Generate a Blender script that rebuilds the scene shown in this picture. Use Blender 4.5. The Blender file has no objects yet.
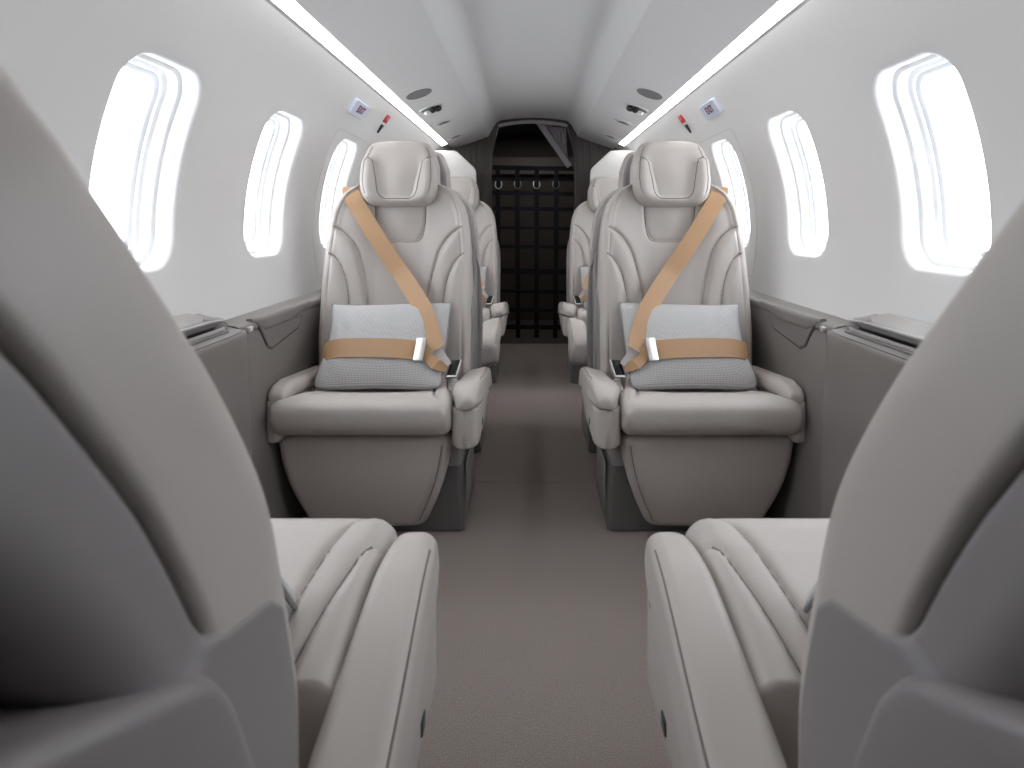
import bpy, bmesh, math
import numpy as np
from mathutils import Vector

PI = math.pi
C = bpy.context.scene.collection
sc = bpy.context.scene

# ------------------------------------------------------------------ materials
def mat(name, col, rough=0.5, spec=0.5, metal=0.0, bump=None, var=None, coat=0.0, emit=None, sheen=0.0):
    """Principled material; bump=(kind, scale, strength, distance); var=(scale, amount) mottles the base colour."""
    m = bpy.data.materials.new(name); m.use_nodes = True
    nt = m.node_tree; n = nt.nodes; l = nt.links
    p = n['Principled BSDF']
    p.inputs['Base Color'].default_value = (*col, 1)
    p.inputs['Roughness'].default_value = rough
    p.inputs['Specular IOR Level'].default_value = spec
    p.inputs['Metallic'].default_value = metal
    p.inputs['Coat Weight'].default_value = coat
    p.inputs['Coat Roughness'].default_value = 0.15
    p.inputs['Sheen Weight'].default_value = sheen
    if emit:
        p.inputs['Emission Color'].default_value = (*emit[0], 1)
        p.inputs['Emission Strength'].default_value = emit[1]
    tc = n.new('ShaderNodeTexCoord')
    def tex(kind, scale):
        if kind == 'noise':
            t = n.new('ShaderNodeTexNoise'); t.inputs['Scale'].default_value = scale; t.inputs['Detail'].default_value = 3
            out = t.outputs['Fac']
        elif kind == 'voronoi':
            t = n.new('ShaderNodeTexVoronoi'); t.inputs['Scale'].default_value = scale
            out = t.outputs['Distance']
        l.new(tc.outputs['Object'], t.inputs['Vector'])
        return out
    if var:
        o = tex('noise', var[0])
        mr = n.new('ShaderNodeMapRange'); mr.inputs['From Min'].default_value = .3; mr.inputs['From Max'].default_value = .7
        l.new(o, mr.inputs['Value'])
        mx = n.new('ShaderNodeMix'); mx.data_type = 'RGBA'
        mx.inputs[6].default_value = tuple(c*(1-var[1]) for c in col) + (1,)
        mx.inputs[7].default_value = tuple(min(1, c*(1+var[1])) for c in col) + (1,)
        l.new(mr.outputs['Result'], mx.inputs[0]); l.new(mx.outputs[2], p.inputs['Base Color'])
    if bump:
        o = tex(bump[0], bump[1])
        b = n.new('ShaderNodeBump'); b.inputs['Strength'].default_value = bump[2]; b.inputs['Distance'].default_value = bump[3]
        l.new(o, b.inputs['Height']); l.new(b.outputs['Normal'], p.inputs['Normal'])
    return m

LEATHER = mat('seat_leather', (.53, .488, .462), .40, .5, bump=('voronoi', 620, .12, .0006))
SHELL = mat('seat_shell', (.285, .266, .268), .42, .45, bump=('voronoi', 700, .10, .0004))
PEDESTAL = mat('pedestal_plastic', (.135, .127, .127), .30, .5)
DARKPLASTIC = mat('dark_plastic', (.03, .03, .033), .35)
BELT = mat('tan_webbing', (.48, .295, .165), .42, .4, bump=('noise', 900, .15, .0004))
CHROME = mat('polished_metal', (.88, .88, .89), .35, metal=1.0)
STEEL = mat('dark_steel', (.35, .35, .37), .3, metal=1.0)
WALL = mat('white_lining', (.80, .80, .80), .24, .5)
CEIL = mat('ceiling_lining', (.74, .74, .745), .45, .4)
LEDGE = mat('console_leather', (.205, .187, .18), .38, .5, bump=('voronoi', 650, .10, .0005))
LIDMAT = mat('console_lid', (.40, .39, .38), .28, .5)
VENEER = mat('dark_veneer', (.075, .062, .064), .42, .4)
CARPET = mat('cabin_carpet', (.290, .243, .224), .95, .1, bump=('noise', 620, .9, .003), var=(520, .34), sheen=.15)
CARGO = mat('cargo_lining', (.060, .052, .050), .7, .3)
CARGOBAND = mat('cargo_panel', (.12, .11, .11), .6, .3)
NET = mat('net_webbing', (.018, .017, .022), .75, .2)
FRAME = mat('window_frame', (.78, .79, .82), .3)
SIGN = mat('sign_plate', (.70, .75, .90), .3)
SIGNRED = mat('sign_letters', (.20, .015, .05), .5)
RED = mat('red_tag', (.55, .035, .045), .4)
WHITEPAINT = mat('white_paint', (.8, .8, .8), .4)
BLACK = mat('black_paint', (.012, .012, .012), .35)
GRILLE = mat('speaker_mesh', (.20, .20, .21), .5, bump=('voronoi', 900, .6, .001))
PIPING = mat('seam_piping', (.20, .175, .16), .6)
RUBBER = mat('gasket', (.40, .395, .385), .6)
CURTAIN = mat('curtain_cloth', (.32, .315, .335), .8, .2, sheen=.2)
ARCH = mat('arch_trim', (.42, .41, .41), .4)
LIGHT = mat('light_diffuser', (.9, .9, .9), .5, emit=((1.0, .98, .95), 8.0))

# vertical grain on the dark veneer
def grain(m):
    n = m.node_tree.nodes; l = m.node_tree.links; p = n['Principled BSDF']
    tc = n.new('ShaderNodeTexCoord'); mp = n.new('ShaderNodeMapping'); mp.inputs['Scale'].default_value = (160, 160, 3)
    t = n.new('ShaderNodeTexNoise'); t.inputs['Scale'].default_value = 1; t.inputs['Detail'].default_value = 4
    r = n.new('ShaderNodeValToRGB')
    r.color_ramp.elements[0].position = .35; r.color_ramp.elements[0].color = (.050, .041, .044, 1)
    r.color_ramp.elements[1].position = .68; r.color_ramp.elements[1].color = (.112, .092, .094, 1)
    l.new(tc.outputs['Object'], mp.inputs['Vector']); l.new(mp.outputs['Vector'], t.inputs['Vector'])
    l.new(t.outputs['Fac'], r.inputs['Fac']); l.new(r.outputs['Color'], p.inputs['Base Color'])
grain(VENEER)

# woven pillow cloth
def weave():
    m = bpy.data.materials.new('woven_cloth'); m.use_nodes = True
    n = m.node_tree.nodes; l = m.node_tree.links; p = n['Principled BSDF']
    p.inputs['Roughness'].default_value = .9; p.inputs['Specular IOR Level'].default_value = .15
    tc = n.new('ShaderNodeTexCoord')
    outs = []
    for d in ('X', 'Y'):
        w = n.new('ShaderNodeTexWave'); w.wave_type = 'BANDS'; w.bands_direction = d
        w.inputs['Scale'].default_value = 14; w.inputs['Distortion'].default_value = .5
        l.new(tc.outputs['UV'], w.inputs['Vector']); outs.append(w.outputs['Fac'])
    mul = n.new('ShaderNodeMath'); mul.operation = 'MULTIPLY'
    l.new(outs[0], mul.inputs[0]); l.new(outs[1], mul.inputs[1])
    r = n.new('ShaderNodeValToRGB')
    r.color_ramp.elements[0].color = (.42, .415, .42, 1); r.color_ramp.elements[1].color = (.72, .715, .715, 1)
    r.color_ramp.elements[1].position = .55
    l.new(mul.outputs[0], r.inputs['Fac']); l.new(r.outputs['Color'], p.inputs['Base Color'])
    b = n.new('ShaderNodeBump'); b.inputs['Strength'].default_value = .5; b.inputs['Distance'].default_value = .002
    l.new(mul.outputs[0], b.inputs['Height']); l.new(b.outputs['Normal'], p.inputs['Normal'])
    return m
CLOTH = weave()
PILLOWEDGE = mat('pillow_piping', (.30, .295, .30), .8, .2)

def glass():
    m = bpy.data.materials.new('window_glass'); m.use_nodes = True
    n = m.node_tree.nodes; l = m.node_tree.links; n.clear()
    o = n.new('ShaderNodeOutputMaterial'); mx = n.new('ShaderNodeMixShader')
    t = n.new('ShaderNodeBsdfTransparent'); g = n.new('ShaderNodeBsdfGlossy'); g.inputs['Roughness'].default_value = .02
    mx.inputs[0].default_value = .06
    l.new(t.outputs[0], mx.inputs[1]); l.new(g.outputs[0], mx.inputs[2]); l.new(mx.outputs[0], o.inputs[0])
    return m
GLASS = glass()

# ------------------------------------------------------------------ mesh helpers
def make_mesh(name, verts, faces, m, smooth=True, sharp=40, merge=0, uv=None):
    me = bpy.data.meshes.new(name)
    me.from_pydata([tuple(map(float, v)) for v in verts], [], faces)
    bm = bmesh.new(); bm.from_mesh(me)
    if merge: bmesh.ops.remove_doubles(bm, verts=bm.verts, dist=merge)
    bmesh.ops.recalc_face_normals(bm, faces=bm.faces)
    bm.to_mesh(me); bm.free()
    for p in me.polygons: p.use_smooth = smooth
    if smooth and sharp: me.set_sharp_from_angle(angle=math.radians(sharp))
    me.materials.append(m)
    if uv is not None:
        ul = me.uv_layers.new(name='UVMap')
        for lp in me.loops: ul.data[lp.index].uv = uv[lp.vertex_index]
    return me

def link(name, me, parent=None):
    o = bpy.data.objects.new(name, me); C.objects.link(o)
    if parent: o.parent = parent
    return o

def obj(name, verts, faces, m, parent=None, **k):
    return link(name, make_mesh(name, verts, faces, m, **k), parent)

def tag(o, label=None, cat=None, group=None, kind=None):
    if label: o['label'] = label
    if cat: o['category'] = cat
    if group: o['group'] = group
    if kind: o['kind'] = kind
    return o

def empty(name, loc, label, cat, group=None, rz=0):
    o = bpy.data.objects.new(name, None); C.objects.link(o)
    o.location = loc; o.rotation_euler = (0, 0, rz); o.empty_display_size = .1
    return tag(o, label, cat, group)

def loft_data(rings, closed=True, caps=True):
    n = len(rings[0]); verts = np.concatenate(rings); faces = []
    for i in range(len(rings)-1):
        a, b = i*n, (i+1)*n
        for j in range(n if closed else n-1):
            k = (j+1) % n
            faces.append((a+j, a+k, b+k, b+j))
    verts = list(verts)
    if caps and closed:
        for base, r in ((0, rings[0]), ((len(rings)-1)*n, rings[-1])):
            c = len(verts); verts.append(np.mean(r, axis=0))
            for j in range(n): faces.append((base+j, base+(j+1) % n, c))
    return verts, faces

def ss(a, b, x):
    t = np.clip((np.asarray(x, float)-a)/(b-a), 0, 1); return t*t*(3-2*t)

def smooth_curve(pts, n=160):
    """Catmull-Rom through the points."""
    P = [np.array(p, float) for p in pts]; P = [2*P[0]-P[1]] + P + [2*P[-1]-P[-2]]
    out = []; seg = len(P)-3; k = max(2, n//seg)
    for i in range(seg):
        a, b, c, d = P[i:i+4]
        for t in np.linspace(0, 1, k, endpoint=(i == seg-1)):
            out.append(.5*((2*b)+(-a+c)*t+(2*a-5*b+4*c-d)*t*t+(-a+3*b-3*c+d)*t**3))
    return np.array(out)

def pad_ring(o, X, T, wl, wr, D, r, f=None, nF=24, rb=None, nc=7, ns=4, nb=8):
    """Closed rounded-rectangle section: face at T=0 from x=-wl to wr, body D deep along T; f(x) offsets the face along T."""
    w = min(wl, wr); r = min(r, w*.98, D*.49); rb = r if rb is None else min(rb, w*.9, D*.49)
    xs, ts, ws = [], [], []
    for x in np.linspace(-wl+r, wr-r, nF): xs.append(x); ts.append(0); ws.append(1)
    for a in np.linspace(0, PI/2, nc+2)[1:]:
        xs.append(wr-r+r*math.sin(a)); ts.append(r-r*math.cos(a)); ws.append(math.cos(a)**1.0)
    for t in np.linspace(r, D-rb, ns+2)[1:-1]: xs.append(wr); ts.append(t); ws.append(0)
    for a in np.linspace(0, PI/2, 6): xs.append(wr-rb+rb*math.cos(a)); ts.append(D-rb+rb*math.sin(a)); ws.append(0)
    for x in np.linspace(wr-rb, -wl+rb, nb+2)[1:-1]: xs.append(x); ts.append(D); ws.append(0)
    for a in np.linspace(PI/2, 0, 6): xs.append(-wl+rb-rb*math.cos(a)); ts.append(D-rb+rb*math.sin(a)); ws.append(0)
    for t in np.linspace(D-rb, r, ns+2)[1:-1]: xs.append(-wl); ts.append(t); ws.append(0)
    for a in np.linspace(PI/2, 0, nc+2)[:-1]:
        xs.append(-wl+r-r*math.sin(a)); ts.append(r-r*math.cos(a)); ws.append(math.cos(a)**1.0)
    xs = np.array(xs); ts = np.array(ts); ws = np.array(ws)
    if f is not None: ts = ts + ws*f(xs)
    return np.array(o)[None, :] + xs[:, None]*np.array(X)[None, :] + ts[:, None]*np.array(T)[None, :]

def end_round(q, L, re, p=2.0):
    """1 in the middle, falling to ~0 at both ends of [0, L] like a superellipse."""
    e = min(q, L-q)
    if e >= re: return 1.0
    return max(.02, (1-(1-max(0, e)/re)**p)**(1/p))

def dense(L, re, n, ne):
    """Stations on [0, L], packed at the ends."""
    a = [re*(1-math.cos(t)) for t in np.linspace(0, PI/2, ne)]
    return np.array(a + list(np.linspace(re, L-re, n))[1:-1] + [L-v for v in reversed(a)])

def box(x0, x1, y0, y1, z0, z1, bev=0, seg=2):
    bm = bmesh.new(); bmesh.ops.create_cube(bm, size=1)
    for v in bm.verts:
        v.co = ((x0+x1)/2+v.co.x*(x1-x0), (y0+y1)/2+v.co.y*(y1-y0), (z0+z1)/2+v.co.z*(z1-z0))
    if bev: bmesh.ops.bevel(bm, geom=bm.edges[:], offset=bev, segments=seg, affect='EDGES', profile=.5)
    vs = [v.co.copy() for v in bm.verts]; bm.verts.index_update()
    fs = [tuple(v.index for v in f.verts) for f in bm.faces]; bm.free()
    return [np.array(v) for v in vs], fs

def join(*parts):
    V, F = [], []
    for v, f in parts:
        b = len(V); V += list(v); F += [tuple(i+b for i in q) for q in f]
    return V, F

def tube(path, r, n=8, caps=True):
    P = np.array(path, float); rings = []
    up = np.array((0.03, 0.02, 1.0))
    for i in range(len(P)):
        t = P[min(i+1, len(P)-1)]-P[max(i-1, 0)]; t /= np.linalg.norm(t)
        u = up if abs(t @ up) < .95 else np.array((1., 0, 0))
        a = np.cross(t, u); a /= np.linalg.norm(a); b = np.cross(t, a)
        rings.append(np.array([P[i]+r*(math.cos(k)*a+math.sin(k)*b) for k in np.linspace(0, 2*PI, n, endpoint=False)]))
    return loft_data(rings, True, caps)

def ribbon(P, N, width, th=.0022, nw=5):
    """Strap along points P whose face looks along N; width may vary."""
    P = np.array(P, float); N = np.array(N, float); rings = []
    W = np.full(len(P), width) if np.isscalar(width) else np.array(width)
    for i in range(len(P)):
        t = P[min(i+1, len(P)-1)]-P[max(i-1, 0)]; t /= np.linalg.norm(t)
        n = N[i]-t*(N[i] @ t); n /= np.linalg.norm(n)
        b = np.cross(t, n)
        s = np.linspace(-.5, .5, nw)
        ring = [P[i]+b*W[i]*k+n*th*.5 for k in s] + [P[i]+b*W[i]*k-n*th*.5 for k in s[::-1]]
        rings.append(np.array(ring))
    return loft_data(rings)

def sweep_y(profile, y0, y1, ny=2, closed=False):
    rings = [np.array([(p[0], y, p[1]) for p in profile]) for y in np.linspace(y0, y1, ny)]
    return loft_data(rings, closed, closed)

def mirror(v, m):
    return [np.array((q[0]*m, q[1], q[2])) for q in v]

# ------------------------------------------------------------------ the cabin
R, ZC = .73, .75                          # circular lining: radius and centre height
Y0, Y1 = -.80, 3.87
PITCH, WY = .54, 1.103                   # window spacing, one window's centre
HW, HH, RC = .124, .200, .070             # half width, half height, corner radius of a window's lip
AC = .134                                 # arc height of window centres
A0, A1 = -.2085, .5215                    # lining from console to light strip

def lining(y, a, out=0):
    t = a/R
    return np.array(((R+out)*math.cos(t), y, ZC+(R+out)*math.sin(t)))

def sdf_rr(px, py, hx, hy, r):
    qx, qy = abs(px)-hx+r, abs(py)-hy+r
    return math.hypot(max(qx, 0), max(qy, 0))+min(max(qx, qy), 0)-r

def rr_hit(dx, dy, hx, hy, r):
    lo, hi = 0, 1
    L = math.hypot(dx, dy); dx, dy = dx/L, dy/L
    for _ in range(40):
        m = (lo+hi)/2
        if sdf_rr(dx*m, dy*m, hx, hy, r) < 0: lo = m
        else: hi = m
    return dx*lo, dy*lo

NB = []                                   # outline of one wall bay, around its window
for k in range(28): NB.append((-PITCH/2+PITCH*k/28, A0-AC))
for k in range(36): NB.append((PITCH/2, A0-AC+(A1-A0)*k/36))
for k in range(28): NB.append((PITCH/2-PITCH*k/28, A1-AC))
for k in range(36): NB.append((-PITCH/2, A1-AC-(A1-A0)*k/36))
STEPS = [(0, 0), (.003, .0008), (.007, .004), (.0095, .010), (.011, .018), (.013, .032), (.0135, .034), (.022, .0355),
         (.0235, .038), (.0245, .056), (.026, .0575), (.034, .0585), (.036, .061), (.037, .074)]
KS = range(-1, 4)
def side_wall(sg, name):
    V, F = [], []
    for k in KS:
        yc = WY+PITCH*k; rings = []
        lip = [rr_hit(dx, dy, HW, HH, RC) for dx, dy in NB]
        for q in np.linspace(0, 1, 9)[:-1]:
            q2 = q
            rings.append(np.array([lining(yc+b[0]*(1-q2)+l[0]*q2, AC+b[1]*(1-q2)+l[1]*q2) for b, l in zip(NB, lip)]))
        for d, e in STEPS:
            pts = [rr_hit(dx, dy, HW-d, HH-d, RC-d*.8) for dx, dy in NB]
            rings.append(np.array([lining(yc+p[0], AC+p[1], e) for p in pts]))
        V, F = join((V, F), loft_data(rings, True, False))
    # plain lining ahead of the first and aft of the last window, and the lower wall hidden behind the consoles
    rings = [np.array([lining(y, a) for a in np.linspace(A0, A1, 37)]) for y in np.linspace(Y0, WY+PITCH*(KS[0]-.5), 4)]
    V, F = join((V, F), loft_data(rings, False))
    ye = WY+PITCH*(KS[-1]+.5)
    rings = [np.array([lining(y, a) for a in np.linspace(A0, A1, 37)]) for y in np.linspace(ye, Y1, 4)]
    V, F = join((V, F), loft_data(rings, False))
    b = lining(0, A0)
    V, F = join((V, F), sweep_y([(b[0], b[2]), (.715, .45), (.70, .2), (.66, -.02)], Y0, Y1, 12))
    o = obj(name, mirror(V, sg), F, WALL, merge=.0006, sharp=50)
    return tag(o, kind='structure')
side_wall(-1, 'wall_left'); side_wall(1, 'wall_right')

wn = 0
for sg in (-1, 1):
    for k in KS:
        wn += 1; yc = WY+PITCH*k; rings = []
        for d, e in [(.034, .064), (.040, .064), (.046, .067), (.047, .074), (.034, .074)]:
            rings.append(np.array([lining(yc+p[0], AC+p[1], e) for p in [rr_hit(dx, dy, HW-d, HH-d, RC-d*.8) for dx, dy in NB]]))
        v, f = loft_data(rings, True, False)
        w = obj('window_%d' % wn, mirror(v, sg), f, FRAME); tag(w, kind='structure')
        out = [rr_hit(dx, dy, HW-.036, HH-.036, RC-.03) for dx, dy in NB]
        rg = [np.array([lining(yc+p[0]*q, AC+p[1]*q, .0705) for p in out]) for q in (1, .75, .5, .25, .02)]
        rg2 = [np.array([lining(yc+p[0]*q, AC+p[1]*q, .0735) for p in out]) for q in (.02, .25, .5, .75, 1)]
        v, f = loft_data(rg+rg2, True, False)
        obj('pane', mirror(v, sg), f, GLASS, w)
        # sky portal: only guides the sampling of the daylight that comes through this opening
        L = bpy.data.lights.new('window_portal', 'AREA'); L.shape = 'RECTANGLE'; L.size = .24; L.size_y = .38
        L.cycles.is_portal = True
        lo = bpy.data.objects.new('window_portal', L); C.objects.link(lo)
        p = lining(yc, AC, .085); lo.location = (p[0]*sg, p[1], p[2])
        dirv = Vector((-math.cos(AC/R)*sg, 0, -math.sin(AC/R)))
        lo.rotation_euler = dirv.to_track_quat('-Z', 'Z').to_euler()

# floor
v, f = box(-.70, .70, Y0, 1.822, -.05, 0); o = obj('floor', v, f, CARPET, smooth=False); tag(o, kind='structure')
v, f = box(-.70, .70, 1.826, 3.90, -.05, -.0005); o = obj('floor_aft', v, f, CARPET, smooth=False); o.name = 'floor.001'; tag(o, kind='structure')

# ceiling: centre panel, the sloping step on each side, the overhead panels
prof = [(-.512, 1.2525), (-.509, 1.2445), (-.494, 1.2472)]
prof += [(x, 1.316-(abs(x)-.292)*.355) for x in (-.44, -.37, -.31)]
prof += [(-.292, 1.3175), (-.286, 1.319), (-.2815, 1.322), (-.279, 1.327)]
prof += [(-.262, 1.358), (-.245, 1.388), (-.236, 1.401), (-.224, 1.413), (-.208, 1.421)]
prof += [(x, 1.421+.018*(1-(x/.208)**2)) for x in (-.17, -.12, -.06)]
prof = prof + [(0, 1.439)] + [(-x, z) for x, z in reversed(prof)]
v, f = sweep_y(prof, Y0, Y1, 12)
tag(obj('ceiling', v, f, CEIL, sharp=60), kind='structure')

STRIP0 = .45
# light strips in the channel between overhead panel and lining
for sg, side in ((-1, 'left'), (1, 'right')):
    root = empty('light_strip', (0, 0, 0), 'long glowing light strip above the %s-hand windows' % side, 'light', 'ceiling light strips')
    p = [(.509, 1.2462), (.543, 1.2325), (.545, 1.237), (.511, 1.2507)]
    v, f = sweep_y([(x*sg, z) for x, z in p], STRIP0, 3.62, 2, True)
    obj('diffuser', v, f, LIGHT, root, smooth=False)
    p = [(.543, 1.2330), (.5545, 1.2280), (.5575, 1.234), (.546, 1.239)]
    v, f = sweep_y([(x*sg, z) for x, z in p], Y0, Y1, 2, True)
    obj('edge_rail', v, f, RUBBER, root, smooth=False)
    # housing above, closes the channel to the outside
    p = [(.485, 1.27), (.585, 1.215), (.605, 1.24), (.505, 1.30)]
    v, f = sweep_y([(x*sg, z) for x, z in p], Y0, Y1, 2, True)
    obj('housing', v, f, WALL, root, smooth=False)
    root.location = (0, 0, 0)

# walls at both ends
DOOR = []
def arch_plate(y0, y1, hole, mtl, name):
    """Plate across the fuselage with a door opening cut in it (outline as rings)."""
    n = len(hole)
    outer = []
    for hx, hz in hole:
        c = (0, .72); dx, dz = hx-c[0], hz-c[1]; L = math.hypot(dx, dz)
        outer.append((dx/L*.90, c[1]+dz/L*.90))
    rings = [np.array([(x, y0, z) for x, z in outer]), np.array([(x, y0, z) for x, z in hole]),
             np.array([(x, y1, z) for x, z in hole]), np.array([(x, y1, z) for x, z in outer])]
    v, f = loft_data(rings, True, False)
    return obj(name, v, f, mtl, sharp=30)
hole = [(x, -.01) for x in np.linspace(-.262, .262, 10)]
right = [(.262, z) for z in np.linspace(.1, 1.05, 12)] + [(.262, 1.15), (.258, 1.22), (.246, 1.28), (.232, 1.33), (.222, 1.37)]
top = [(x, 1.395+.022*(1-(x/.205)**2)) for x in np.linspace(.205, -.205, 15)]
hole = hole + right + [(.213, 1.388)] + top + [(-.213, 1.388)] + [(-x, z) for x, z in reversed(right)]
o = arch_plate(3.845, 3.885, hole, VENEER, 'wall_back'); tag(o, kind='structure')
v, f = box(-.95, .95, Y0-.04, Y0, -.1, 1.6); tag(obj('wall_front', v, f, LIDMAT, smooth=False), kind='structure')

# door frame: thin pale arch around the opening's head
path = [(.213, 1.386)] + top + [(-.213, 1.386)]
pts = smooth_curve([(x, 3.842, z-.004) for x, z in path], 60)
v, f = ribbon(pts, [(0, -1, 0)]*len(pts), .020, .010)
tag(obj('door_1', v, f, ARCH), kind='structure')

# white side partitions just ahead of the dark bulkhead
for sg, nm in ((-1, 'trim_1'), (1, 'trim_2')):
    poly = [(.80, .0), (.80, 1.19), (.455, 1.192), (.44, 1.186), (.345, 1.098), (.334, 1.082), (.330, 1.06), (.327, .95), (.335, .6), (.34, 0)]
    rings = []
    for dy, ins in ((0, .006), (.006, 0), (.034, 0), (.040, .006)):
        c = np.mean(poly, axis=0)
        rings.append(np.array([((x-(.006 if ins and x < .7 else 0)*-1)*sg, 3.50+dy, z-(ins if z > 1 else 0)) for x, z in poly]))
    v, f = loft_data(rings)
    tag(obj(nm, v, f, WALL, sharp=35), kind='structure')

# cargo bay behind the door
cx = [(-.60, -.02), (-.66, .4), (-.66, .8), (-.58, 1.25), (-.30, 1.46), (0, 1.50), (.30, 1.46), (.58, 1.25), (.66, .8), (.66, .4), (.60, -.02)]
v, f = loft_data([np.array([(x, y, z) for x, z in cx]) for y in (3.885, 4.4, 4.95)], True, False)
tag(obj('wall_cargo', v, f, CARGO, sharp=20), kind='structure')
v, f = box(-.72, .72, 4.95, 4.98, -.05, 1.5); tag(obj('wall_rear', v, f, CARGO, smooth=False), kind='structure')
v, f = box(-.52, .52, 4.86, 4.93, 1.16, 1.30, .01); tag(obj('trim_3', v, f, CARGOBAND), kind='structure')
# ring that seals the light gap outside the cabin at the bulkhead
v, f = box(-.9, .9, 3.885, 4.98, -.09, -.055); tag(obj('floor_cargo', v, f, CARGO, smooth=False), kind='structure')

bl = bpy.data.lights.new('cargo_fill', 'AREA'); bl.size = .25; bl.energy = 2.2; bl.color = (1, .93, .86)  # added fill light that lifts the otherwise black bay, no real fitting
bo = bpy.data.objects.new('cargo_fill', bl); C.objects.link(bo); bo.location = (0, 4.25, 1.46)
# cargo net
net = empty('cargo_net', (0, 3.93, 0), 'black webbing net stretched across the doorway at the aisle end', 'net')
def strap(a, b, w, nm='strap'):
    a, b = np.array(a, float), np.array(b, float)
    pts = [a+(b-a)*t for t in np.linspace(0, 1, 9)]
    v, f = ribbon(pts, [(0, -1, 0)]*9, w, .003)
    return obj(nm, v, f, NET, net)
NX = [-.222, -.0985, .0235, .148]
for i, x in enumerate(NX):
    strap((x*1.03, -.006, 1.13), (x*.98, .012, .03), .030)
for z, w in ((1.128, .030), (1.055, .018), (.965, .026), (.865, .026), (.74, .02), (.62, .022), (.46, .036), (.33, .022), (.21, .022), (.10, .03)):
    strap((-.262, .001, z+.004), (.262, .001, z-.004), w)
for i, x in enumerate(NX):
    z0 = 1.03
    pts = smooth_curve([(x-.018, -.012, z0+.012), (x-.02, -.016, z0-.015), (x-.008, -.02, z0-.034), (x+.008, -.02, z0-.034), (x+.02, -.016, z0-.015), (x+.018, -.012, z0+.012)], 30)
    v, f = tube(pts, .0035, 7)
    obj('hook', v, f, CHROME if i in (0, 2) else STEEL, net)

# curtain gathered at the top right of the doorway
cur = empty('curtain', (.17, 3.87, 1.40), 'grey pleated curtain tied aside at the top right of the far doorway', 'curtain')
rings = []
for q in np.linspace(0, 1, 26):
    wd = .155*(1-q)**1.1+.012
    x0 = .045+q*.175
    ring = []
    for u in np.linspace(0, 1, 60):
        fold = .012*math.sin(u*PI*9)*(1-.5*q)
        ring.append((x0+wd*u-.17, .01+fold, -.002-q*.26-.10*u*(1-q)*.2))
    ring += [(p[0], p[1]+.003, p[2]) for p in reversed(ring)]
    rings.append(np.array(ring))
v, f = loft_data(rings); obj('cloth', v, f, CURTAIN, cur, sharp=0)
v, f = ribbon([np.array((-.128+.19*t, -.012, .002-.27*t)) for t in np.linspace(0, 1, 12)], [(0, -1, .1)]*12, [.034]*12, .004)
obj('hem_band', v, f, CURTAIN, cur)
v, f = tube([(-.15, .012, .005), (.05, .012, -.005)], .005); obj('rail', v, f, STEEL, cur)

# exit hatch seams
hn = 0
for sg, side in ((-1, 'left'), (1, 'right')):
    ctr = ((2.00+2.39)/2, (R*math.asin((1.09-ZC)/R)+R*math.asin((.60-ZC)/R))/2)
    hy, ha = .195, (R*math.asin((1.09-ZC)/R)-R*math.asin((.60-ZC)/R))/2
    pts = []
    for a in np.linspace(0, 2*PI, 140):
        px, py = rr_hit(math.cos(a), math.sin(a)*1.3, hy, ha, .02)
        pts.append(lining(ctr[0]+px, ctr[1]+py, .0002))
    v, f = tube(pts, .0009, 6, False)
    tag(obj('trim_%d' % (4+hn), mirror(v, sg), f, RUBBER), kind='structure'); hn += 1

# ------------------------------------------------------------------ overhead fittings
def over(y, x=.436):
    """Point on the overhead panel and its inward normal, for the right side."""
    z = 1.316-(x-.292)*.355
    n = np.array((-.355, 0, -1.0)); n /= np.linalg.norm(n)
    ax = np.array((1.0, 0, -.355)); ax /= np.linalg.norm(ax)
    return np.array((x, y, z)), ax, n

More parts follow.
